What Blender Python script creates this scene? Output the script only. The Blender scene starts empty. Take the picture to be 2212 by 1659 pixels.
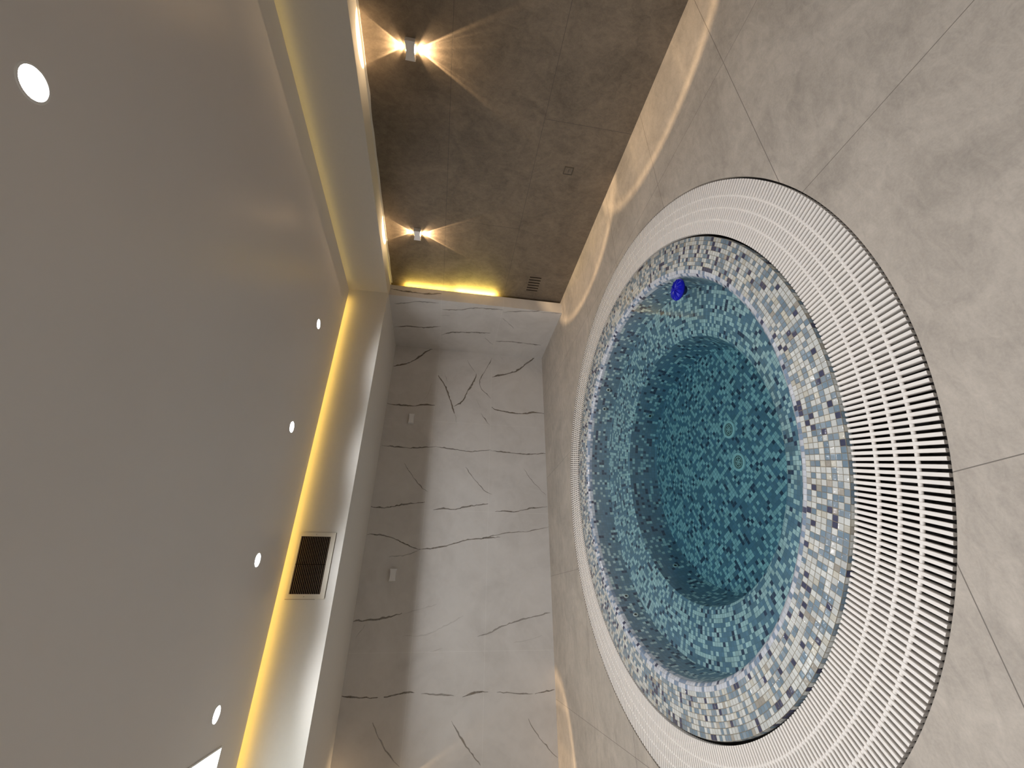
import bpy, bmesh, math, random
from mathutils import Matrix, Vector
random.seed(7)
PI = math.pi
C = bpy.context.scene.collection
SC = bpy.context.scene

# ------------------------------------------------------------------ place
CAM_H = 1.5
XR = 3.893            # grey tiled wall
YB = 5.793            # marble wall
XL, YF = -3.3, -2.3   # walls outside the view
ZC = 2.845            # ceiling panel
ZS = 2.385            # underside of the boxed soffit
XF, YFB = 3.63, 4.461 # faces of the soffit
XP, XP2, YP = 3.678, 3.85, 4.55   # marble pier
PX, PY = 0.96, 2.80   # centre of the pool
R_OUT, R_IN = 1.914, 1.599
ZW = -0.035           # water level

# ------------------------------------------------------------------ object helpers
def props(o, label=None, cat=None, group=None, kind=None):
    if label: o['label'] = label
    if cat: o['category'] = cat
    if group: o['group'] = group
    if kind: o['kind'] = kind
    return o

def thing(name, label, cat, loc=(0, 0, 0), group=None, rz=0.0):
    o = bpy.data.objects.new(name, None)
    o.empty_display_size = 0.1
    C.objects.link(o)
    o.location = loc
    o.rotation_euler = (0, 0, rz)
    return props(o, label, cat, group)

class MB:
    """collects faces of ONE mesh object"""
    def __init__(self):
        self.v = []; self.f = []; self.m = []; self.uv = []
    def face(self, idx, mat=0, uv=None):
        self.f.append(idx); self.m.append(mat); self.uv.append(uv)
    def add(self, pts):
        n = len(self.v); self.v += [tuple(p) for p in pts]; return n
    def box(self, x0, x1, y0, y1, z0, z1, mat=0):
        n = self.add([(x0,y0,z0),(x1,y0,z0),(x1,y1,z0),(x0,y1,z0),(x0,y0,z1),(x1,y0,z1),(x1,y1,z1),(x0,y1,z1)])
        for q in ((0,3,2,1),(4,5,6,7),(0,1,5,4),(1,2,6,5),(2,3,7,6),(3,0,4,7)):
            self.face([n+i for i in q], mat)
    def prism(self, poly, fn, d0, d1, mat=0):
        """poly: list of 2D points (ccw); fn(a,b,d) -> xyz"""
        k = len(poly)
        n = self.add([fn(a, b, d0) for a, b in poly] + [fn(a, b, d1) for a, b in poly])
        self.face([n+i for i in range(k)][::-1], mat)
        self.face([n+k+i for i in range(k)], mat)
        for i in range(k):
            j = (i+1) % k
            self.face([n+i, n+j, n+k+j, n+k+i], mat)
    def lathe(self, prof, seg, c=(0, 0), nu=None, pitch=0.0255, v0=0.0, flip=False, mat=0, closed=False):
        n = len(self.v); k = len(prof)
        for s in range(seg):
            a = 2*PI*s/seg; ca, sa = math.cos(a), math.sin(a)
            for r, z in prof: self.v.append((c[0]+r*ca, c[1]+r*sa, z))
        vv = [v0]
        for i in range(1, k):
            vv.append(vv[-1]+math.hypot(prof[i][0]-prof[i-1][0], prof[i][1]-prof[i-1][1])/pitch)
        for s in range(seg):
            t = (s+1) % seg
            for i in range(k-1 if not closed else k):
                j = (i+1) % k
                q = [n+s*k+i, n+t*k+i, n+t*k+j, n+s*k+j]
                uv = None
                if nu:
                    u0, u1 = s*nu/seg, (s+1)*nu/seg
                    uv = [(u0, vv[i]), (u1, vv[i]), (u1, vv[j]), (u0, vv[j])]
                if flip:
                    q = q[::-1]; uv = uv[::-1] if uv else None
                self.face(q, mat, uv)
    def disc(self, r, z, seg, c=(0, 0), mat=0, uvfn=None, flip=False):
        n = len(self.v)
        pts = [(c[0]+r*math.cos(2*PI*s/seg), c[1]+r*math.sin(2*PI*s/seg), z) for s in range(seg)]
        self.v += pts
        q = [n+s for s in range(seg)]
        if flip: q = q[::-1]
        self.face(q, mat, [uvfn(self.v[i]) for i in q] if uvfn else None)
    def build(self, name, mats, parent=None, smooth=False, angle=None):
        me = bpy.data.meshes.new(name)
        me.from_pydata(self.v, [], self.f)
        if not isinstance(mats, (list, tuple)): mats = [mats]
        for m in mats: me.materials.append(m)
        for p, mi in zip(me.polygons, self.m):
            p.material_index = mi
            p.use_smooth = smooth
        if any(u is not None for u in self.uv):
            l = me.uv_layers.new(name='UVMap').data
            for p, u in zip(me.polygons, self.uv):
                if u is None: continue
                for k, li in enumerate(p.loop_indices): l[li].uv = u[k]
        me.update()
        if smooth and angle:
            me.set_sharp_from_angle(angle=math.radians(angle))
        o = bpy.data.objects.new(name, me)
        C.objects.link(o)
        if parent is not None: o.parent = parent
        return o

# ------------------------------------------------------------------ material helpers
def srgb(r, g, b):
    f = lambda c: (c/255/12.92) if c/255 <= 0.04045 else ((c/255+0.055)/1.055)**2.4
    return (f(r), f(g), f(b), 1.0)

class NT:
    def __init__(self, name):
        self.mat = bpy.data.materials.new(name); self.mat.use_nodes = True
        self.t = self.mat.node_tree; self.t.nodes.clear()
        self.out = self.t.nodes.new('ShaderNodeOutputMaterial')
    def n(self, typ, **kw):
        nd = self.t.nodes.new(typ)
        for k, v in kw.items(): setattr(nd, k, v)
        return nd
    def link(self, a, b): self.t.links.new(a, b)
    def setin(self, nd, i, v):
        if hasattr(v, 'bl_idname') or isinstance(v, bpy.types.NodeSocket): self.link(v, nd.inputs[i])
        else: nd.inputs[i].default_value = v
    def math(self, op, a, b=0.0, c=0.0, clamp=False):
        nd = self.n('ShaderNodeMath', operation=op); nd.use_clamp = clamp
        self.setin(nd, 0, a); self.setin(nd, 1, b)
        if len(nd.inputs) > 2: self.setin(nd, 2, c)
        return nd.outputs[0]
    def mix(self, fac, a, b):
        nd = self.n('ShaderNodeMix', data_type='RGBA')
        self.setin(nd, 0, fac); self.setin(nd, 6, a); self.setin(nd, 7, b)
        return nd.outputs[2]
    def noise(self, vec, scale, detail=4, rough=0.55, dist=0.0):
        nd = self.n('ShaderNodeTexNoise')
        self.link(vec, nd.inputs['Vector']); nd.inputs['Scale'].default_value = scale
        nd.inputs['Detail'].default_value = detail; nd.inputs['Roughness'].default_value = rough
        nd.inputs['Distortion'].default_value = dist
        return nd.outputs[0]
    def ramp(self, fac, stops, interp='LINEAR'):
        nd = self.n('ShaderNodeValToRGB'); nd.color_ramp.interpolation = interp
        e = nd.color_ramp.elements
        while len(e) < len(stops): e.new(0.5)
        for k, (p, c) in enumerate(stops):
            e[k].position = p; e[k].color = c
        self.link(fac, nd.inputs[0])
        return nd.outputs[0]
    def bsdf(self, col, rough=0.5, spec=0.5, normal=None, metal=0.0, coat=0.0):
        b = self.n('ShaderNodeBsdfPrincipled')
        self.setin(b, 'Base Color', col); self.setin(b, 'Roughness', rough)
        b.inputs['Specular IOR Level'].default_value = spec
        b.inputs['Metallic'].default_value = metal
        b.inputs['Coat Weight'].default_value = coat
        if normal is not None: self.link(normal, b.inputs['Normal'])
        return b.outputs[0]
    def bump(self, h, strength=0.2, dist=0.01):
        b = self.n('ShaderNodeBump'); b.inputs['Strength'].default_value = strength
        b.inputs['Distance'].default_value = dist; self.link(h, b.inputs['Height'])
        return b.outputs[0]
    def done(self, shader):
        self.link(shader, self.out.inputs[0]); return self.mat

def plain(name, col, rough=0.5, spec=0.5, metal=0.0):
    t = NT(name)
    geo = t.n('ShaderNodeNewGeometry')
    nz = t.noise(geo.outputs['Position'], 40.0, 3)
    c2 = tuple(c*0.94 for c in col[:3])+(1,)
    return t.done(t.bsdf(t.mix(nz, c2, col), rough, spec, None, metal))

def emissive(name, col, strength):
    t = NT(name)
    e = t.n('ShaderNodeEmission'); e.inputs[0].default_value = col; e.inputs[1].default_value = strength
    return t.done(e.outputs[0])

def line_mask(t, coord, off, space, half):
    """1 on grout lines placed at off + k*space"""
    a = t.math('ADD', coord, -off+space*0.5)
    m = t.math('FLOORED_MODULO', a, space)
    d = t.math('ABSOLUTE', t.math('SUBTRACT', m, space*0.5))
    return t.math('LESS_THAN', d, half)

def stone_tile(name, base, contrast, joints, joint_col, rough=0.55):
    t = NT(name)
    geo = t.n('ShaderNodeNewGeometry'); pos = geo.outputs['Position']
    n1 = t.noise(pos, 2.6, 7, 0.68, 0.8)
    st = t.n('ShaderNodeVectorMath', operation='MULTIPLY'); t.link(pos, st.inputs[0]); st.inputs[1].default_value = (0.7, 1.5, 1.0)
    n2 = t.noise(st.outputs[0], 15.0, 6, 0.7, 0.8)
    n3 = t.noise(pos, 110.0, 3, 0.6)
    s = t.math('ADD', t.math('MULTIPLY', n1, 0.50), t.math('ADD', t.math('MULTIPLY', n2, 0.35), t.math('MULTIPLY', n3, 0.15)))
    lo = tuple(c*(1-contrast) for c in base)+(1,); hi = tuple(c*(1+contrast) for c in base)+(1,)
    col = t.ramp(s, [(0.36, lo), (0.50, base+(1,)), (0.64, hi)])
    sep = t.n('ShaderNodeSeparateXYZ'); t.link(pos, sep.inputs[0])
    mk = joints(t, sep)
    col = t.mix(mk, col, joint_col)
    nrm = t.bump(t.math('SUBTRACT', t.math('ADD', t.math('MULTIPLY', n2, 0.4), t.math('MULTIPLY', n3, 0.15)), t.math('MULTIPLY', mk, 0.8)), 0.25, 0.004)
    return t.done(t.bsdf(col, rough, 0.4, nrm))

def floor_joints(t, s):
    a = line_mask(t, s.outputs[1], 1.08, 0.848, 0.0016)
    b = line_mask(t, s.outputs[0], 1.643, 1.291, 0.0016)
    return t.math('MAXIMUM', a, b)

def wall_joints(t, s):
    z, y = s.outputs[2], s.outputs[1]
    a = line_mask(t, z, 0.833, 0.849, 0.0016)
    b1 = line_mask(t, y, 2.107, 2.53, 0.0016)
    b2 = line_mask(t, y, 3.372, 2.53, 0.0016)
    mid = t.math('MULTIPLY', t.math('GREATER_THAN', z, 0.833), t.math('LESS_THAN', z, 1.682))
    b = t.math('ADD', t.math('MULTIPLY', b2, mid), t.math('MULTIPLY', b1, t.math('LESS_THAN', z, 0.833)))
    return t.math('MAXIMUM', a, b)

M = {}
M['floor_tile'] = stone_tile('grey_stone_floor_tile', (0.40, 0.355, 0.305), 0.24, floor_joints, (0.155, 0.135, 0.115, 1))
M['wall_tile'] = stone_tile('grey_stone_wall_tile', (0.165, 0.130, 0.094), 0.36, wall_joints, (0.07, 0.06, 0.05, 1), 0.6)

def marble_mat():
    t = NT('white_veined_marble_tile')
    geo = t.n('ShaderNodeNewGeometry'); pos = geo.outputs['Position']
    sep = t.n('ShaderNodeSeparateXYZ'); t.link(pos, sep.inputs[0])
    n1 = t.noise(pos, 1.3, 5, 0.6, 1.2)
    n2 = t.noise(pos, 8.0, 5, 0.6, 0.6)
    s = t.math('ADD', t.math('MULTIPLY', n1, 0.7), t.math('MULTIPLY', n2, 0.3))
    col = t.ramp(s, [(0.34, (0.54, 0.51, 0.48, 1)), (0.5, (0.60, 0.57, 0.54, 1)), (0.66, (0.64, 0.61, 0.58, 1))])
    x, z = sep.outputs[0], sep.outputs[2]
    jz = line_mask(t, z, 0.840, 0.85, 0.002)
    js = jz
    for jx in (2.42, 1.14, -0.46, -1.74):
        d = t.math('ABSOLUTE', t.math('SUBTRACT', x, jx))
        js = t.math('MAXIMUM', js, t.math('LESS_THAN', d, 0.002))
    col = t.mix(t.math('MULTIPLY', js, 0.35), col, (0.80, 0.78, 0.74, 1))
    return t.done(t.bsdf(col, 0.35, 0.4))
M['marble'] = marble_mat()

def vein_mat():
    t = NT('brown_grey_marble_vein')
    uv = t.n('ShaderNodeUVMap'); sep = t.n('ShaderNodeSeparateXYZ'); t.link(uv.outputs[0], sep.inputs[0])
    geo = t.n('ShaderNodeNewGeometry'); pos = geo.outputs['Position']
    across = t.math('ABSOLUTE', sep.outputs[0])                  # 0 centre .. 1 edge
    st = sep.outputs[1]                                           # strength of the vein
    nz = t.noise(pos, 55.0, 5, 0.7)
    nb = t.noise(pos, 13.0, 3, 0.6)
    e = t.math('SUBTRACT', 1.12, across)
    e = t.math('MULTIPLY', t.math('ADD', e, t.math('MULTIPLY', t.math('SUBTRACT', nz, 0.5), 1.6)), 1.8, clamp=True)
    e = t.math('MULTIPLY', e, t.math('MULTIPLY', t.math('ADD', nb, 0.25), 1.25, clamp=True), clamp=True)
    fac = t.math('MULTIPLY', e, t.math('MULTIPLY', t.math('POWER', st, 1.5), 0.92), clamp=True)
    tr = t.n('ShaderNodeBsdfTransparent')
    b = t.bsdf((0.19, 0.155, 0.12, 1), 0.35, 0.4)
    mx = t.n('ShaderNodeMixShader'); t.link(fac, mx.inputs[0]); t.link(tr.outputs[0], mx.inputs[1]); t.link(b, mx.inputs[2])
    return t.done(mx.outputs[0])
M['vein'] = vein_mat()

def ceiling_mat():
    t = NT('satin_white_ceiling')
    geo = t.n('ShaderNodeNewGeometry')
    n = t.noise(geo.outputs['Position'], 2.0, 3)
    col = t.mix(n, (0.68, 0.64, 0.61, 1), (0.72, 0.68, 0.65, 1))
    return t.done(t.bsdf(col, 0.33, 0.5))
M['ceiling'] = ceiling_mat()
M['plaster'] = plain('white_painted_plaster', (0.70, 0.67, 0.62, 1), 0.6, 0.3)
M['white_plastic'] = plain('white_plastic', (0.82, 0.80, 0.77, 1), 0.4, 0.5)
M['grate_white'] = plain('white_grating_plastic', (0.80, 0.755, 0.705, 1), 0.4, 0.45)
M['channel'] = plain('dark_drain_channel', (0.022, 0.019, 0.018, 1), 0.8, 0.2)
M['vent_frame'] = plain('cream_vent_frame', (0.70, 0.65, 0.56, 1), 0.45, 0.4)
M['vent_blade'] = plain('brown_vent_blade', (0.36, 0.28, 0.21, 1), 0.6, 0.3)  # brown blades throughout
M['black'] = plain('black_duct', (0.012, 0.008, 0.006, 1), 0.9, 0.1)
M['edge_strip'] = plain('dark_brown_edge', (0.16, 0.12, 0.08, 1), 0.8, 0.2)
M['screw'] = plain('vent_screw_metal', (0.35, 0.30, 0.24, 1), 0.4, 0.5, 0.6)
M['bronze'] = plain('grey_cover_metal', (0.10, 0.085, 0.065, 1), 0.5, 0.4, 0.3)
M['blue'] = plain('deep_blue_plastic', (0.002, 0.006, 0.42, 1), 0.3, 0.25)
M['navy'] = plain('dark_blue_plastic', (0.004, 0.006, 0.07, 1), 0.3, 0.5)
M['sconce'] = plain('white_lacquered_metal', (0.80, 0.78, 0.77, 1), 0.4, 0.4)
M['frosted'] = plain('unlit_frosted_glass', (0.70, 0.69, 0.67, 1), 0.3, 0.5)
M['jet'] = plain('jet_white_plastic', (0.62, 0.64, 0.60, 1), 0.4, 0.5)
M['drain'] = plain('drain_white_plastic', (0.80, 0.84, 0.78, 1), 0.4, 0.4)
M['drain_dark'] = plain('drain_slot_dark', (0.03, 0.03, 0.025, 1), 0.7, 0.2)

def mosaic(name, palette, grout, bump=0.35, rough=0.10, wave=0.0, seed=0.0):
    """glass mosaic: one random colour per UV cell"""
    t = NT(name)
    uv = t.n('ShaderNodeUVMap')
    sc = t.n('ShaderNodeVectorMath', operation='ADD'); t.link(uv.outputs[0], sc.inputs[0]); sc.inputs[1].default_value = (seed, seed*2, 0)
    fl = t.n('ShaderNodeVectorMath', operation='FLOOR'); t.link(sc.outputs[0], fl.inputs[0])
    fr = t.n('ShaderNodeVectorMath', operation='FRACTION'); t.link(sc.outputs[0], fr.inputs[0])
    wn = t.n('ShaderNodeTexWhiteNoise', noise_dimensions='2D'); t.link(fl.outputs[0], wn.inputs['Vector'])
    ad = t.n('ShaderNodeVectorMath', operation='ADD'); t.link(fl.outputs[0], ad.inputs[0]); ad.inputs[1].default_value = (37.3, 91.7, 0)
    wn2 = t.n('ShaderNodeTexWhiteNoise', noise_dimensions='2D'); t.link(ad.outputs[0], wn2.inputs['Vector'])
    # clumps: neighbouring tiles lean to one colour
    cl = t.noise(fl.outputs[0], 0.41, 2, 0.5)
    val = t.math('ADD', t.math('MULTIPLY', wn.outputs[0], 0.80), t.math('MULTIPLY', t.math('SUBTRACT', cl, 0.43), 1.45), clamp=True)
    tile = t.ramp(val, palette, 'CONSTANT')
    hsv = t.n('ShaderNodeHueSaturation'); t.link(tile, hsv.inputs['Color'])
    t.link(t.math('ADD', t.math('MULTIPLY', wn2.outputs[0], 0.26), 0.87), hsv.inputs['Value'])
    s = t.n('ShaderNodeSeparateXYZ'); t.link(fr.outputs[0], s.inputs[0])
    du = t.math('ABSOLUTE', t.math('SUBTRACT', s.outputs[0], 0.5)); dv = t.math('ABSOLUTE', t.math('SUBTRACT', s.outputs[1], 0.5))
    m = t.math('MAXIMUM', du, dv)
    gm = t.math('MULTIPLY', t.math('SUBTRACT', m, 0.445), 40.0, clamp=True)
    col = t.mix(gm, hsv.outputs[0], grout)
    pil = t.math('MULTIPLY', t.math('SUBTRACT', 0.5, m), 7.0, clamp=True)
    geo = t.n('ShaderNodeNewGeometry')
    wv = t.noise(geo.outputs['Position'], 34.0, 3, 0.55)
    # every tessera is set at a slightly different tilt
    tl = t.math('MULTIPLY', t.math('SUBTRACT', wn2.outputs[0], 0.5), t.math('SUBTRACT', s.outputs[0], 0.5))
    tl2 = t.math('MULTIPLY', t.math('SUBTRACT', wn.outputs[0], 0.5), t.math('SUBTRACT', s.outputs[1], 0.5))
    h = t.math('ADD', t.math('ADD', pil, t.math('MULTIPLY', wv, wave)), t.math('MULTIPLY', t.math('ADD', tl, tl2), 0.5))
    nrm = t.bump(h, bump, 0.0018)
    rg = t.math('ADD', t.math('MULTIPLY', gm, 0.4), rough)
    return t.done(t.bsdf(col, rg, 0.5, nrm))
W1, W2 = (0.55, 0.565, 0.545, 1), (0.52, 0.505, 0.44, 1)
B1, B2, NV, GR = (0.175, 0.245, 0.305, 1), (0.225, 0.285, 0.335, 1), (0.060, 0.066, 0.115, 1), (0.34, 0.32, 0.28, 1)
pal_rim = [(0.0, B1), (0.24, B2), (0.40, W1), (0.66, W2), (0.72, W1), (0.84, GR), (0.875, NV)]
pal_lip = [(0.0, (0.20, 0.27, 0.37, 1)), (0.36, (0.52, 0.545, 0.60, 1)), (0.70, (0.57, 0.59, 0.63, 1)), (0.88, NV)]
pal_uww_shade = [(0.0, B1), (0.36, (0.17, 0.25, 0.33, 1)), (0.66, (0.60, 0.66, 0.64, 1)), (0.76, (0.55, 0.62, 0.60, 1)), (0.84, NV)]  # fewer white tiles: dimmer light on the underwater walls put into the mix
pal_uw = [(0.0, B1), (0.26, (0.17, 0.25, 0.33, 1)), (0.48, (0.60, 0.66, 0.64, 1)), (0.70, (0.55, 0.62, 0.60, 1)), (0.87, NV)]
M['mosaic_rim'] = mosaic('mosaic_of_the_rim', pal_rim, (0.19, 0.160, 0.105, 1), 0.7, 0.05, 2.6, 3)
M['mosaic_lip'] = mosaic('mosaic_of_the_lip', pal_lip, (0.30, 0.30, 0.30, 1), 0.35, 0.12, 0.2, 11)
M['mosaic_wall_shade'] = mosaic('mosaic_of_the_shade_toned_walls', pal_uww_shade, (0.16, 0.22, 0.24, 1), 0.2, 0.3, 0.0, 17)
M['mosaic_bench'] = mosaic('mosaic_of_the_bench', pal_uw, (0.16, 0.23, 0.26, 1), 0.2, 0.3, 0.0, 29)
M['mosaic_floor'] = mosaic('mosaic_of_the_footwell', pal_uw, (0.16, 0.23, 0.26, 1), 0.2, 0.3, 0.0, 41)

def water_mat():
    t = NT('clear_teal_water')
    lw = t.n('ShaderNodeLayerWeight'); lw.inputs[0].default_value = 0.5
    geo = t.n('ShaderNodeNewGeometry')
    n = t.noise(geo.outputs['Position'], 5.0, 2, 0.5)
    nrm = t.bump(n, 0.06, 0.01)
    f = t.math('ADD', t.math('MULTIPLY', t.math('POWER', lw.outputs['Facing'], 5.0), 0.98), 0.02, clamp=True)
    tr = t.n('ShaderNodeBsdfTransparent')
    gl = t.n('ShaderNodeBsdfGlossy'); gl.inputs['Roughness'].default_value = 0.03; t.link(nrm, gl.inputs['Normal'])
    mx = t.n('ShaderNodeMixShader'); t.link(f, mx.inputs[0]); t.link(tr.outputs[0], mx.inputs[1]); t.link(gl.outputs[0], mx.inputs[2])
    va = t.n('ShaderNodeVolumeAbsorption'); va.inputs['Color'].default_value = (0.18, 0.575, 0.66, 1); va.inputs['Density'].default_value = 1.45
    t.link(va.outputs[0], t.out.inputs['Volume'])
    return t.done(mx.outputs[0])
M['water'] = water_mat()

COOL = (0.96, 0.97, 1.0, 1)
M['lamp_white'] = emissive('downlight_glow', COOL, 60.0)
M['panel_white'] = emissive('panel_glow', (0.95, 1.0, 0.98, 1), 8.0)
M['sconce_glow'] = emissive('sconce_glow', (1.0, 0.72, 0.40, 1), 60.0)
M['cove_back'] = emissive('yellow_cove_glow', (1.0, 0.63, 0.12, 1), 14.5)
M['cove_right'] = emissive('dim_yellow_cove_glow', (1.0, 0.72, 0.22, 1), 3.0)
M['led_low'] = emissive('yellow_strip_glow', (1.0, 0.74, 0.14, 1), 360.0)
M['led_high'] = emissive('yellow_strip_glow_faint', (1.0, 0.70, 0.13, 1), 150.0)

# ------------------------------------------------------------------ setting
def struct(o): o['kind'] = 'structure'; return o

# floor with the round opening
b = MB(); SEG = 256
def rect_hit(a):
    ca, sa = math.cos(a), math.sin(a); t = 1e9
    if ca > 1e-9: t = min(t, (XR+0.1-PX)/ca)
    if ca < -1e-9: t = min(t, (XL-0.1-PX)/ca)
    if sa > 1e-9: t = min(t, (YB+0.1-PY)/sa)
    if sa < -1e-9: t = min(t, (YF-0.1-PY)/sa)
    return (PX+t*ca, PY+t*sa)
angs = [2*PI*s/SEG for s in range(SEG)]
for cx, cy in ((XR+0.1, YB+0.1), (XL-0.1, YB+0.1), (XL-0.1, YF-0.1), (XR+0.1, YF-0.1)):
    angs.append(math.atan2(cy-PY, cx-PX) % (2*PI))
angs = sorted(set(round(a, 9) for a in angs))
RH = R_OUT+0.005
ring = []
for a in angs:
    ox, oy = rect_hit(a); ix, iy = PX+RH*math.cos(a), PY+RH*math.sin(a)
    ring.append(b.add([(ix, iy, 0), (ox, oy, 0), (ix, iy, -0.03), (ox, oy, -0.05)]))
for i in range(len(ring)):
    p, q = ring[i], ring[(i+1) % len(ring)]
    b.face([p, p+1, q+1, q]); b.face([p, q, q+2, p+2]); b.face([p+1, p+3, q+3, q+1]); b.face([p+2, q+2, q+3, p+3])
struct(b.build('floor', M['floor_tile']))

b = MB(); b.box(XR, XR+0.1, YF, YB, 0, 2.95); struct(b.build('wall_right', M['wall_tile']))
b = MB(); b.box(XL-0.1, XL, YF, YB, 0, 2.95); struct(b.build('wall_left', M['plaster']))
b = MB(); b.box(XL-0.1, XR+0.1, YF-0.1, YF, 0, 2.95); struct(b.build('wall_front', M['plaster']))

# veins of the marble as polylines on the wall (metres), width, strength
VB = [([(3.296,2.376),(3.371,2.154),(3.482,2.021),(3.628,1.888),(3.67,1.808)],10,0.9),([(2.652,2.377),(2.644,2.241),(2.643,2.003),(2.685,1.835),(2.677,1.687)],9,0.9),([(3.194,1.677),(2.998,1.544),(2.803,1.468),(2.63,1.412),(2.564,1.387)],8,1),([(3.281,1.083),(3.14,1.115),(2.945,1.216),(2.779,1.261),(2.68,1.398)],9,0.9),([(3.271,1.083),(3.393,1.163),(3.517,1.244)],3,0.6),([(2.564,1.387),(2.499,1.36),(2.42,1.347)],3,0.7),([(3.603,0.835),(3.44,0.899),(3.235,1.006),(3.105,1.039),(3.004,0.999),(2.94,0.905),(2.864,0.838)],4,0.8),([(2.835,1.066),(2.758,1.027),(2.701,0.998)],3,0.6),([(2.603,0.985),(2.511,0.929),(2.416,0.852)],4,0.8),([(3.247,0.828),(3.313,0.629),(3.386,0.436),(3.573,0.238),(3.68,0.125)],10,0.9),([(2.714,0.826),(2.669,0.771),(2.644,0.57),(2.639,0.293),(2.682,0.143),(2.668,-0.025)],8,0.9),([(2.773,1.835),(2.855,1.799),(3.041,1.763)],2,0.5),([(3.244,1.59),(3.164,1.547),(3.092,1.533)],3,0.6),([(3.66,0.72),(3.581,0.651)],3,0.5),([(2.006,2.37),(1.992,2.159),(1.99,1.9),(2.032,1.624)],6,0.8),([(2.032,1.624),(2.003,1.372),(1.982,1.118),(2.025,0.828)],6,0.75),([(2.016,0.828),(1.994,0.516),(1.985,0.252),(2.017,0.001)],6,0.8),([(1.769,2.028),(1.593,1.905),(1.399,1.728),(1.382,1.672)],4,0.7),([(1.752,1.182),(1.606,1.068),(1.393,0.863),(1.384,0.789)],4,0.7),([(1.768,0.343),(1.585,0.209),(1.397,0.023)],3,0.7),([(1.159,2.383),(1.15,2.174),(1.193,2.029),(1.246,1.698)],7,0.8),([(1.147,1.581),(1.174,1.443),(1.155,1.317),(1.199,1.162),(1.249,0.843)],7,0.8),([(1.143,0.744),(1.162,0.614),(1.151,0.484),(1.205,0.269),(1.241,0.008)],6,0.8),([(0.815,2.374),(0.812,2.164),(0.766,2.013),(0.699,1.859),(0.661,1.752),(0.643,1.692)],6,0.8),([(0.645,1.707),(0.573,1.873),(0.557,2.072)],4,0.5),([(0.647,1.715),(0.661,1.57),(0.692,1.367),(0.77,1.162),(0.798,0.92),(0.821,0.674)],6,0.8),([(0.798,0.92),(0.883,0.549),(0.901,0.295),(0.968,-0.011)],4,0.7),([(-0.143,2.382),(-0.132,2.16),(-0.109,2.017),(-0.067,1.84)],8,0.75),([(-0.314,2.327),(-0.249,2.286),(-0.185,2.244)],3,0.6),([(-0.065,1.82),(-0.019,1.633),(0.025,1.441)],4,0.35),([(-0.297,1.805),(-0.299,1.564),(-0.218,1.366),(-0.097,1.109)],5,0.3),([(-0.312,0.93),(-0.293,0.818),(-0.215,0.663),(-0.154,0.46),(-0.061,0.026)],6,0.6),([(-0.383,0.49),(-0.347,0.302),(-0.312,0.141)],4,0.3),([(-0.851,2.382),(-0.863,2.197),(-0.874,2.048),(-0.872,1.999)],7,0.85),([(-0.873,1.937),(-0.847,1.828),(-0.838,1.69),(-0.832,1.615)],8,0.8),([(-0.844,1.537),(-0.863,1.445),(-0.854,1.369),(-0.879,1.25),(-0.875,1.172)],6,0.7),([(-0.886,1.08),(-0.865,0.976),(-0.849,0.883),(-0.853,0.789)],7,0.8),([(-0.854,0.689),(-0.87,0.573),(-0.867,0.464),(-0.886,0.382),(-0.878,0.272)],5,0.7),([(-0.884,0.245),(-0.865,0.133),(-0.849,0.013)],6,0.8),([(-1.09,2.028),(-1.245,1.921),(-1.343,1.836),(-1.463,1.702)],5,0.6),([(-1.099,1.184),(-1.258,1.072),(-1.349,0.992),(-1.482,0.855)],6,0.7),([(-1.112,0.332),(-1.26,0.229),(-1.461,0.011)],4,0.7),([(-0.458,1.475),(-0.451,1.382),(-0.422,1.337)],3,0.4)]
VS = [([(4.731,2.328),(4.674,2.104),(4.627,2.04),(4.617,1.724)],7,0.6),([(4.751,1.674),(4.723,1.43),(4.636,1.223),(4.614,0.83)],7,0.7),([(4.667,0.822),(4.615,0.629),(4.566,0.336),(4.445,0.246),(4.389,0.219)],6,0.7),([(4.586,0.297),(4.572,0.164),(4.552,0.015)],5,0.6),([(5.29,2.37),(5.225,2.162),(5.233,1.94),(5.159,1.682)],9,0.9),([(5.38,1.677),(5.281,1.538),(5.234,1.222),(5.202,0.939)],9,0.8),([(5.409,0.83),(5.384,0.583),(5.397,0.317),(5.405,0.105)],8,0.8),([(4.81,0.809),(5.024,0.608)],5,0.6),([(5.342,1.014),(5.515,0.863)],5,0.6),([(4.888,1.687),(4.867,1.563)],4,0.6)]
VF = [([(3.776,2.373),(3.764,2.171),(3.757,1.889),(3.791,1.695)],9,0.8)]


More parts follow.
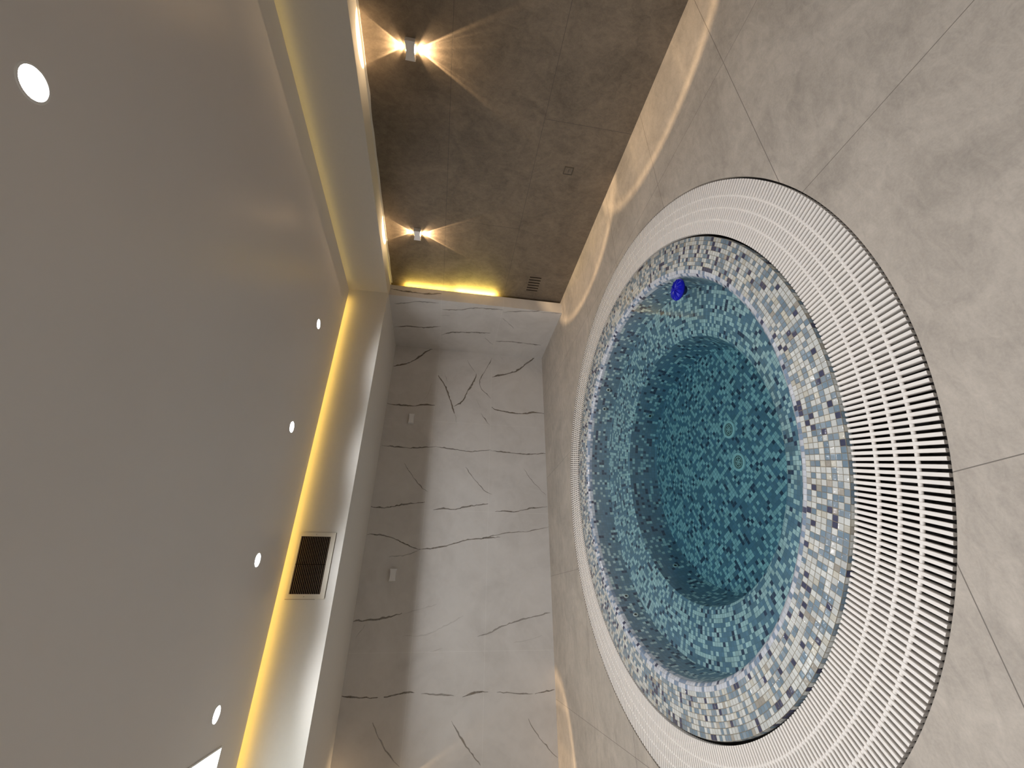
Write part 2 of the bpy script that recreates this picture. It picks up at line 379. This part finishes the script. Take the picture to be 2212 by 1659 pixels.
def vein_ribbons(mb, veins, fn, lim):
    """inlay of the veins: narrow ribbons set 0.4 mm proud of the tile face"""
    for pts, wd, st in veins:
        P = []
        for i in range(len(pts)-1):
            (x0, y0), (x1, y1) = pts[i], pts[i+1]
            L = math.hypot(x1-x0, y1-y0); k = max(1, int(L/0.03))
            for j in range(k): P.append((x0+(x1-x0)*j/k, y0+(y1-y0)*j/k))
        P.append(pts[-1])
        # smooth then jitter
        for _ in range(3):
            P = [P[0]]+[((P[i-1][0]+2*P[i][0]+P[i+1][0])/4, (P[i-1][1]+2*P[i][1]+P[i+1][1])/4) for i in range(1, len(P)-1)]+[P[-1]]
        n = len(P); base = len(mb.v); rows = []
        wob = [random.uniform(-1, 1) for _ in range(n)]
        for i, (x, y) in enumerate(P):
            a, c = P[max(0, i-1)], P[min(n-1, i+1)]
            tx, ty = c[0]-a[0], c[1]-a[1]; L = math.hypot(tx, ty) or 1
            nx, ny = -ty/L, tx/L
            w = wd*0.00085*(0.6+0.7*abs(math.sin(i*0.31+wd)))*(1+0.3*wob[i])
            w *= min(1.0, 0.35+min(i, n-1-i)*0.25)
            x += nx*wob[i]*0.006; y += ny*wob[i]*0.006
            row = []
            for s in (-1, 0, 1):
                px = min(max(x+nx*w*s*1.5, lim[0]), lim[1]); py = min(max(y+ny*w*s*1.5, lim[2]), lim[3])
                row.append(mb.add([fn(px, py)]))
            rows.append(row)
        for i in range(n-1):
            for s in (0, 1):
                q = [rows[i][s], rows[i+1][s], rows[i+1][s+1], rows[i][s+1]]
                u = (-1, 0, 1)
                mb.face(q, 1, [(u[s], st), (u[s], st), (u[s+1], st), (u[s+1], st)])

b = MB(); b.box(XL-0.1, XR+0.1, YB, YB+0.1, 0, 2.95)
vein_ribbons(b, VB, lambda x, z: (x, YB-0.0004, z), (-1.5, XP, 0, ZS))
struct(b.build('wall_back', [M['marble'], M['vein']]))
b = MB(); b.box(XP, XP2, YP, YB-0.001, 0, ZS)
vein_ribbons(b, VS, lambda y, z: (XP-0.0004, y, z), (YP+0.002, YB-0.002, 0, ZS))
vein_ribbons(b, VF, lambda x, z: (x, YP-0.0004, z), (XP, XP2, 0, ZS))
struct(b.build('wall_right_pier', [M['marble'], M['vein']]))

# dropped ceiling panel, roof slab over the cove, boxed soffit along two walls
GAP = 0.075
b = MB()
LAMPS = ((1.435, 0.938), (2.517, 3.694), (1.409, 3.712), (0.320, 3.735), (-0.625, 3.733))
def holed_sheet(mb, x0, x1, y0, y1, z, holes, r, n=24):
    """flat sheet with round cut-outs: square cells with a hole, plain strips between them"""
    h = 0.07
    xs = sorted({x0, x1} | {hx-h for hx, hy in holes} | {hx+h for hx, hy in holes})
    ys = sorted({y0, y1} | {hy-h for hx, hy in holes} | {hy+h for hx, hy in holes})
    for hx, hy in holes:
        sq = []
        for k in range(n):
            a = 2*PI*k/n-PI; m = h/max(abs(math.cos(a)), abs(math.sin(a)))
            sq.append((a, (hx+m*math.cos(a), hy+m*math.sin(a), z), (hx+r*math.cos(a), hy+r*math.sin(a), z)))
        for k in range(n):
            (_, o0, i0), (_, o1, i1) = sq[k], sq[(k+1) % n]
            p = mb.add([o0, i0, i1, o1]); mb.face([p, p+1, p+2, p+3])
    # strips: one row of holes at a time
    rows = {}
    for hx, hy in holes: rows.setdefault(hy, []).append(hx)
    for i in range(len(ys)-1):
        a, c = ys[i], ys[i+1]
        cuts = sorted((hx-h, hx+h) for hx, hy in holes if hy-h < (a+c)/2 < hy+h)
        x = x0
        for l, rgt in cuts+[(x1, x1)]:
            p = mb.add([(x, a, z), (x, c, z), (l, c, z), (l, a, z)]); mb.face([p, p+1, p+2, p+3]); x = rgt
holed_sheet(b, XL-0.1, XF-GAP, YF-0.1, YFB-GAP, ZC, LAMPS, 0.049)
n = b.add([(XL-0.1, YFB-GAP, ZC), (XF-GAP, YFB-GAP, ZC), (XF-GAP, YF-0.1, ZC), (XL-0.1, YFB-GAP, ZC+0.06), (XF-GAP, YFB-GAP, ZC+0.06), (XF-GAP, YF-0.1, ZC+0.06), (XL-0.1, YF-0.1, ZC+0.06)])
b.face([n, n+3, n+4, n+1]); b.face([n+1, n+4, n+5, n+2]); b.face([n+3, n+6, n+5, n+4])
b.box(XL-0.1, XR+0.1, YF-0.1, YB+0.1, 2.95, 3.05)
struct(b.build('ceiling', M['ceiling']))
b = MB(); b.box(XF, XR, YF, YFB, ZS, 2.95); struct(b.build('trim_1', M['plaster']))
b = MB(); b.box(XL, XR, YFB, YB, ZS, 2.95); struct(b.build('trim_2', M['plaster']))
# thin shadow-line batten where tile meets soffit
b = MB()
pts = []
k = 60
for i in range(k+1):
    y = YF+(YP-YF)*i/k
    d = 0.016+0.003*random.uniform(-1, 1)+(0.008 if i % 17 == 5 else 0)
    pts.append((y, d))
for i in range(k):
    (y0, d0), (y1, d1) = pts[i], pts[i+1]
    n = b.add([(XR-0.006, y0, ZS), (XR-0.006, y1, ZS), (XR-0.006, y1, ZS-d1), (XR-0.006, y0, ZS-d0), (XR, y1, ZS-d1), (XR, y0, ZS-d0)])
    b.face([n, n+1, n+2, n+3]); b.face([n+3, n+2, n+4, n+5])
struct(b.build('trim_3', M['plaster']))

# ------------------------------------------------------------------ the pool
tub = thing('hot_tub', 'round sunken hot tub lined with blue and white glass mosaic', 'hot tub', (PX, PY, 0))
S = 192
def ringpart(name, prof, nu, mat, seg=S, v0=0.0):
    mb = MB(); mb.lathe(prof, seg, (0, 0), nu, v0=v0, flip=True)
    return mb.build(name, mat, tub, True, 50)
ringpart('overflow_channel', [(1.918, -0.031), (1.893, -0.031), (1.893, -0.20), (1.595, -0.20), (1.595, -0.030)], None, M['channel'])
ringpart('rim', [(1.594, -0.035), (1.594, -0.004), (1.590, 0.000), (1.50, -0.005), (1.40, -0.012), (1.390, -0.013)], 372, M['mosaic_rim'], 372, v0=-1.35)
ringpart('lip', [(1.390, -0.013), (1.376, -0.015), (1.362, -0.020), (1.351, -0.029), (1.345, -0.040), (1.341, -0.060)], 340, M['mosaic_lip'], v0=0.0)
ringpart('seat_wall', [(1.341, -0.060), (1.316, -0.232), (1.306, -0.243)], 326, M['mosaic_wall_shade'])
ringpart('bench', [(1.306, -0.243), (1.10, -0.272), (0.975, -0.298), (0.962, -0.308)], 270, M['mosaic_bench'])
ringpart('footwell_wall', [(0.962, -0.308), (0.895, -0.535), (0.880, -0.55)], 226, M['mosaic_wall_shade'])
FA = math.radians(24.0)
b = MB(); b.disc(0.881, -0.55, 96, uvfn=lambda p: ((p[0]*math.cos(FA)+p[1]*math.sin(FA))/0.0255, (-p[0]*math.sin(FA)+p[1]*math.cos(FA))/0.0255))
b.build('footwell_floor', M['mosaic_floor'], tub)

# floor drains: white ring, slotted cover
def drain(x, y):
    z = -0.55
    d = MB(); d.lathe([(0.066, z), (0.064, z+0.008), (0.050, z+0.010), (0.047, z+0.006)], 40)
    o = d.build('floor_drain', M['drain'], tub, True, 40)
    o.location = (x-PX, y-PY, 0)
    g = MB()
    g.disc(0.049, z+0.003, 40, mat=1)
    for r0, r1 in ((0.031, 0.034), (0.019, 0.023), (0.009, 0.013)):
        g.lathe([(r0, z+0.0062), (r1, z+0.0062)], 32, flip=True)
    g.disc(0.004, z+0.0062, 12)
    for k in range(26):
        a = 2*PI*k/26
        r0, r1, w = 0.033, 0.048, 0.0034
        ca, sa = math.cos(a), math.sin(a)
        n = g.add([(r*ca-s*w*sa*0.5, r*sa+s*w*ca*0.5, z+0.006) for r, s in ((r0, -1), (r1, -1), (r1, 1), (r0, 1))])
        g.face([n, n+1, n+2, n+3])
    for k in range(6):
        a = 2*PI*k/6
        ca, sa = math.cos(a), math.sin(a)
        n = g.add([(r*ca-s*0.0015*sa, r*sa+s*0.0015*ca, z+0.006) for r, s in ((0.004, -1), (0.033, -1), (0.033, 1), (0.004, 1))])
        g.face([n, n+1, n+2, n+3])
    g.build('drain_cover', [M['drain'], M['drain_dark']], o)
drain(1.142, 2.538); drain(0.894, 2.527)

def jet(az, z, r, tilt):
    a = math.radians(az)
    o = MB()
    o.lathe([(0.021, 0.0), (0.020, 0.004), (0.0125, 0.006), (0.011, 0.002)], 24)
    ob = o.build('jet', M['jet'], tub, True, 40)
    h = MB(); h.disc(0.0122, 0.0022, 20); hb = h.build('nozzle_hole', M['drain_dark'], ob)
    # axis of the fitting points to the middle of the pool
    ob.rotation_mode = 'QUATERNION'
    ob.rotation_quaternion = Vector((-math.cos(a), -math.sin(a), tilt)).to_track_quat('Z', 'Y')
    ob.location = (r*math.cos(a), r*math.sin(a), z)
for az in (38.7, 48.0, 131.9, 140.5): jet(az, -0.138, 1.318, 0.28)
for az in (43.1, 136.3): jet(az, -0.445, 0.919, 0.24)

# water: one body, its surface just under the lip
b = MB(); b.lathe([(0.0001, ZW), (1.3475, ZW), (1.3475, -0.60), (0.0001, -0.60)], 128, flip=True)
w = b.build('water', M['water']); w.location = (PX, PY, 0)
props(w, 'clear teal water filling the round mosaic tub', 'water', kind='stuff')

# overflow grating
gr = thing('overflow_grate', 'white slatted ring grate around the mosaic hot tub', 'grate', (PX, PY, 0))
NS = 485
b = MB()
for k in range(NS):
    a = 2*PI*(k+0.5)/NS; ca, sa = math.cos(a), math.sin(a)
    r0, r1 = 1.608, 1.909
    w0, w1 = 0.0066, 0.0070
    ch = 0.0012
    rows = []
    for r, wd in ((r0, w0), (r1, w1)):
        sec = [(-wd*0.45, -0.030), (-wd, -0.004), (-wd+ch, 0), (wd-ch, 0), (wd, -0.004), (wd*0.45, -0.030)]
        rows.append(b.add([(r*ca-s*sa, r*sa+s*ca, z) for s, z in sec]))
    p, q = rows
    for i in range(5): b.face([p+i, p+i+1, q+i+1, q+i])
    b.face([p+5, p, q, q+5])
    b.face([p+5-i for i in range(6)]); b.face([q+i for i in range(6)])
b.build('slats', M['grate_white'], gr)
for R in (1.690, 1.757, 1.823):
    b = MB(); mr = 0.0068
    b.lathe([(R+mr*math.cos(2*PI*i/8+PI/8), -0.0085+mr*math.sin(2*PI*i/8+PI/8)) for i in range(8)], 240, closed=True)
    b.build('connecting_rod', M['grate_white'], gr, True)

# blue float on the water
fl = thing('pool_float', 'round blue plastic float on the water beside the tub wall', 'float', (1.945, 2.020, ZW))
b = MB(); b.lathe([(0.0001, 0.040), (0.030, 0.040), (0.055, 0.036), (0.070, 0.028), (0.076, 0.016), (0.072, 0.006), (0.05, 0.002), (0.0001, 0.002)], 40, flip=True)
for k in range(14):
    a = 2*PI*k/14; ca, sa = math.cos(a), math.sin(a)
    sec = [(0.012, 0.0405), (0.030, 0.0425), (0.055, 0.0385), (0.071, 0.0290)]
    n0 = b.add([(r*ca-0.0025*sa, r*sa+0.0025*ca, z) for r, z in sec]+[(r*ca+0.0025*sa, r*sa-0.0025*ca, z) for r, z in sec]+[(r*ca, r*sa, z+0.003) for r, z in sec])
    for i in range(3):
        b.face([n0+i, n0+i+1, n0+8+i+1, n0+8+i]); b.face([n0+8+i, n0+8+i+1, n0+4+i+1, n0+4+i])
b.build('float_cap', M['blue'], fl, True, 35)
b = MB(); b.lathe([(0.0001, 0.002), (0.034, 0.002), (0.034, -0.032), (0.028, -0.040), (0.0001, -0.040)], 32, flip=True)
b.build('float_body', M['navy'], fl, True, 40)

# ------------------------------------------------------------------ lamps on the ceiling
def downlight(x, y, label, watts=30.0):
    o = thing('recessed_downlight', label, 'ceiling light', (x, y, ZC), 'recessed ceiling downlights')
    m = MB(); m.lathe([(0.0475, 0.018), (0.0475, 0.0), (0.049, -0.0025), (0.056, -0.002), (0.058, 0.0)], 48, flip=True)
    m.build('trim_ring', M['white_plastic'], o, True, 40)
    m = MB(); m.disc(0.0475, 0.016, 48, flip=True); m.build('lens', M['lamp_white'], o)
    lamp(x, y, watts)
    return o
def lamp(x, y, w):
    """spot beam of a ceiling downlight; also used for the added unseen lamps"""
    l = bpy.data.lights.new('downlight_or_added_beam', 'SPOT'); l.energy = w; l.color = COOL[:3]
    l.spot_size = math.radians(147); l.spot_blend = 0.44; l.shadow_soft_size = 0.035
    o = bpy.data.objects.new('downlight_or_added_beam', l); C.objects.link(o); o.location = (x, y, ZC-0.07)
downlight(1.435, 0.938, 'large glowing downlight nearest the camera, alone in the ceiling corner', 30)
downlight(2.517, 3.694, 'round glowing downlight closest to the soffit corner', 29)
downlight(1.409, 3.712, 'second round downlight from the soffit corner, along the yellow cove', 30)
downlight(0.320, 3.735, 'round downlight in the ceiling directly beside the soffit air grille', 33)
downlight(-0.625, 3.733, 'round downlight beside the bright rectangular ceiling panel', 37)

pn = thing('ceiling_light_panel', 'bright white rectangular light panel at the ceiling edge of the frame', 'ceiling light', (-1.45, 3.72, ZC))
b = MB(); b.box(-0.615, 0.615, -0.245, 0.245, -0.008, 0.0)
b.build('frame', M['white_plastic'], pn)
b = MB()
n = b.add([(-0.605, -0.235, -0.0085), (-0.605, 0.235, -0.0085), (0.605, 0.235, -0.0085), (0.605, -0.235, -0.0085)]); b.face([n, n+1, n+2, n+3])
b.build('diffuser', M['panel_white'], pn)

# cove strips on the edge of the dropped panel
b = MB(); b.box(-2.9, XF-0.14, YFB-GAP, YFB-GAP+0.005, ZC+0.008, ZC+0.020)
props(b.build('cove_light_strip', M['cove_back']), 'yellow cove light glowing along the marble wall soffit', 'light strip')
b = MB(); b.box(XF-GAP, XF-GAP+0.005, -1.5, YFB-0.14, ZC+0.010, ZC+0.022)
props(b.build('cove_light_strip', M['cove_right']), 'dim yellow cove light along the soffit over the grey wall', 'light strip')
# strip behind the pier
b = MB(); b.box(XP2, XP2+0.008, YP+0.022, YP+0.034, 0.95, 1.50, 0); b.box(XP2, XP2+0.008, YP+0.022, YP+0.034, 1.505, 2.19, 1)
props(b.build('wall_light_strip', [M['led_low'], M['led_high']]), 'upright yellow light strip in the slot between marble pier and grey wall', 'light strip')

# ------------------------------------------------------------------ wall lights
def sconce_mesh(lit):
    hw, hh, d = 0.068, 0.040, 0.052
    top = [(-hw, hh), (-hw*0.6, hh-0.006), (0, hh-0.009), (hw*0.6, hh-0.006), (hw, hh)]
    poly = [(a, -z) for a, z in top]+[(a, z) for a, z in reversed(top)]
    return poly, d
def wall_light(label, loc, facing, lit, group):
    """facing 'x': on the grey wall (points to -x); 'y': on the marble wall (points to -y)"""
    o = thing('wall_light', label, 'wall light', loc, group, 0.0 if facing == 'y' else -PI/2)
    poly, d = sconce_mesh(lit)
    m = MB(); m.prism(poly, lambda a, z, e: (a, -e, z), 0.0, d); m.build('housing', M['sconce'], o)
    for s in (1, -1):
        m = MB(); m.box(-0.030, 0.030, -0.024, -0.003, 0.0305 if s > 0 else -0.0355, 0.0355 if s > 0 else -0.0305)
        m.build('lens', M['sconce_glow'] if lit else M['frosted'], o)
    return o
wall_light('lit up-and-down wall light on the grey wall, nearest the camera', (XR, 1.755, 2.005), 'x', True, 'lit wall lights on the grey wall')
wall_light('lit up-and-down wall light on the grey wall, close to the marble pier', (XR, 3.625, 2.005), 'x', True, 'lit wall lights on the grey wall')
wall_light('unlit white wall light on marble, near the pier corner', (2.426, YB, 2.002), 'y', False, 'unlit wall lights on the marble wall')
wall_light('unlit white wall light on marble, under the soffit air grille', (0.347, YB, 1.996), 'y', False, 'unlit wall lights on the marble wall')
wall_light('lit up-and-down wall light on the white marble wall, farthest from the pier', (-1.74, YB, 2.000), 'y', True, None)

WARM = (1.0, 0.70, 0.40)
def beam(x, y, z, up, axis, watts):
    """one lens of a wall light: sharp elliptical beam with a brighter edge"""
    l = bpy.data.lights.new('wall_light_beam', 'SPOT'); l.energy = watts; l.color = WARM
    l.spot_size = math.radians(150); l.spot_blend = 0.0; l.shadow_soft_size = 0.006
    l.use_nodes = True
    nt = l.node_tree; N = nt.nodes; LK = nt.links
    em = N.get('Emission') or N.new('ShaderNodeEmission')
    g = N.new('ShaderNodeNewGeometry'); sp = N.new('ShaderNodeSeparateXYZ'); LK.new(g.outputs['Incoming'], sp.inputs[0])
    def mt(op, a, b=0.0, clamp=False):
        nd = N.new('ShaderNodeMath'); nd.operation = op; nd.use_clamp = clamp
        for i, v in enumerate((a, b)):
            if isinstance(v, bpy.types.NodeSocket): LK.new(v, nd.inputs[i])
            else: nd.inputs[i].default_value = v
        return nd.outputs[0]
    zz = mt('MAXIMUM', mt('ABSOLUTE', sp.outputs[2]), 0.001)
    al, off = (sp.outputs[1], sp.outputs[0]) if axis == 'x' else (sp.outputs[0], sp.outputs[1])
    u = mt('DIVIDE', mt('DIVIDE', al, zz), math.tan(math.radians(29)))
    v = mt('DIVIDE', mt('DIVIDE', off, zz), math.tan(math.radians(19.5)))
    q = mt('SQRT', mt('ADD', mt('MULTIPLY', u, u), mt('MULTIPLY', v, v)))
    cut = mt('MULTIPLY', mt('SUBTRACT', 1.06, q), 9.0, True)
    edge = mt('MULTIPLY', mt('SUBTRACT', q, 0.84), 9.0, True)
    au = mt('ABSOLUTE', u)
    streak = mt('ADD', mt('SUBTRACT', 1.0, mt('MULTIPLY', mt('ABSOLUTE', mt('SUBTRACT', au, 0.72)), 22.0), True), mt('MULTIPLY', mt('SUBTRACT', 1.0, mt('MULTIPLY', mt('ABSOLUTE', mt('SUBTRACT', au, 0.36)), 16.0), True), 0.5))
    wob = mt('ADD', mt('MULTIPLY', mt('SINE', mt('MULTIPLY', u, 9.0)), 0.18), 1.0)
    prof = mt('MULTIPLY', cut, mt('ADD', mt('ADD', mt('MULTIPLY', wob, 0.42), mt('MULTIPLY', streak, 0.30)), mt('MULTIPLY', edge, 0.66)))
    spill = mt('MULTIPLY', mt('SUBTRACT', 3.6, q), 0.040, True)
    LK.new(mt('ADD', prof, spill), em.inputs['Strength'])
    o = bpy.data.objects.new('wall_light_beam', l); C.objects.link(o)
    o.location = (x, y, z); o.rotation_euler = (PI if up else 0, 0, 0)
for yy in (1.755, 3.625):
    beam(XR-0.013, yy, 2.005+0.043, True, 'x', 76); beam(XR-0.013, yy, 2.005-0.043, False, 'x', 150)
beam(-1.74, YB-0.013, 2.043, True, 'y', 76); beam(-1.74, YB-0.013, 1.957, False, 'y', 150)

# ------------------------------------------------------------------ fittings
# air grille on the soffit face
ag = thing('air_grille', 'cream louvred air grille on the soffit face above the marble wall', 'air vent', (0.350, YFB, 2.632))
fx0, fx1, fz0, fz1 = -0.286, 0.284, -0.170, 0.165
ix0, ix1, iz0, iz1 = -0.246, 0.247, -0.128, 0.138
b = MB()
def frame(mb, x0, x1, z0, z1, i0, i1, j0, j1, y0, y1):
    mb.box(x0, x1, y0, y1, z0, j0); mb.box(x0, x1, y0, y1, j1, z1); mb.box(x0, i0, y0, y1, j0, j1); mb.box(i1, x1, y0, y1, j0, j1)
frame(b, fx0, fx1, fz0, fz1, ix0, ix1, iz0, iz1, -0.012, 0.0)
b.build('frame', M['vent_frame'], ag)
b = MB(); b.box(ix0, ix1, -0.0015, -0.0005, iz0, iz1); b.build('backing', M['black'], ag)
b = MB(); NB = 17
for k in range(NB):
    z = iz0+(k+0.5)*(iz1-iz0)/NB
    n = b.add([(ix0, -0.011, z+0.0015), (ix1, -0.011, z+0.0015), (ix1, -0.003, z+0.0050), (ix0, -0.003, z+0.0050),
               (ix0, -0.011, z-0.0002), (ix1, -0.011, z-0.0002), (ix1, -0.003, z+0.0036), (ix0, -0.003, z+0.0036)])
    for q in ((0,1,2,3),(7,6,5,4),(0,4,5,1),(2,6,7,3),(0,3,7,4),(1,5,6,2)): b.face([n+i for i in q])
b.build('louvre', M['vent_blade'], ag)
b = MB(); b.box(-0.003, 0.003, -0.0116, -0.002, iz0, iz1); b.build('divider', M['black'], ag)
b = MB(); b.box(fx0+0.01, fx1, -0.0016, 0.0, fz0-0.004, fz0); b.box(fx0-0.003, fx0, -0.0016, 0.0, fz0+0.08, fz1); b.box(fx1, fx1+0.002, -0.0016, 0.0, fz0, fz1-0.03)  # thin dark brown strips along the lower edge and sides of the frame
b.build('dark_edge_strip', M['edge_strip'], ag)
for sx in (-0.266, 0.265):
    b = MB(); b.prism([(0.004*math.cos(2*PI*i/12), 0.004*math.sin(2*PI*i/12)) for i in range(12)], lambda a, c, e: (a+sx, -e, c+0.005), 0.012, 0.0135)
    b.build('screw', M['screw'], ag)

# slotted vent low on the grey wall
wv = thing('wall_vent', 'grey slotted vent low on the grey wall beside the marble pier', 'air vent', (XR, 4.262, 0.466))
b = MB(); b.box(-0.0025, 0.0, -0.150, 0.150, -0.092, 0.092)
b.build('faceplate', M['wall_tile'], wv)
for k in range(6):
    y = -0.128+k*0.0512
    b = MB(); b.box(-0.0035, -0.0025, y-0.0075, y+0.0075, -0.078, 0.078); b.build('slot', M['black'], wv)
# square flush cover
sq = thing('wall_cover_plate', 'small square flush cover low in the middle of the grey wall', 'cover plate', (XR, 2.563, 0.479))
b = MB()
for a in ((-0.042, 0.042, -0.046, -0.038), (-0.042, 0.042, 0.038, 0.046), (-0.042, -0.034, -0.038, 0.038), (0.034, 0.042, -0.038, 0.038)):
    b.box(-0.006, 0.0, a[0], a[1], a[2], a[3])
b.build('frame', M['bronze'], sq)
b = MB(); b.box(-0.003, 0.0, -0.034, 0.034, -0.038, 0.038); b.build('plate', M['wall_tile'], sq)
b = MB(); b.box(-0.005, -0.003, -0.018, 0.018, -0.006, 0.000); b.build('catch', M['bronze'], sq)

# ------------------------------------------------------------------ unseen lamps added for light behind and beside the camera, no fixtures
for x, y, e in ((0.33, 0.938, 70), (-0.62, 0.938, 70), (-1.7, 0.938, 70), (0.9, -0.9, 40)): lamp(x, y, e)

wd = bpy.data.worlds.new('room_dark'); SC.world = wd; wd.use_nodes = True
wd.node_tree.nodes['Background'].inputs[0].default_value = (0.02, 0.02, 0.02, 1)
wd.node_tree.nodes['Background'].inputs[1].default_value = 0.2

# ------------------------------------------------------------------ camera (held sideways)
F_PX, YAW, PITCH, ROLL = 899.43, math.radians(28.509), math.radians(-8.565), math.radians(4.516)
fwd = Vector((math.sin(YAW)*math.cos(PITCH), math.cos(YAW)*math.cos(PITCH), math.sin(PITCH)))
right = Vector((math.cos(YAW), -math.sin(YAW), 0)); up = right.cross(fwd)
r2 = math.cos(ROLL)*right+math.sin(ROLL)*up; u2 = -math.sin(ROLL)*right+math.cos(ROLL)*up
cam = bpy.data.cameras.new('camera'); cam.sensor_fit = 'HORIZONTAL'; cam.sensor_width = 36.0; cam.lens = F_PX/2212*36.0
cam.clip_start = 0.05
co = bpy.data.objects.new('camera', cam); C.objects.link(co)
X, Y, Z = -u2, r2, -fwd
mw = Matrix(((X.x, Y.x, Z.x, 0), (X.y, Y.y, Z.y, 0), (X.z, Y.z, Z.z, CAM_H), (0, 0, 0, 1)))
co.matrix_world = mw
SC.camera = co
SC.view_settings.view_transform = 'Standard'; SC.view_settings.look = 'None'
SC.view_settings.exposure = 0.0; SC.view_settings.gamma = 1.0
SC.view_settings.use_curve_mapping = False
SC.cycles.sample_clamp_indirect = 4.0
SC.cycles.max_bounces = 10; SC.cycles.diffuse_bounces = 6; SC.cycles.transparent_max_bounces = 16
SC.cycles.caustics_reflective = False; SC.cycles.caustics_refractive = False
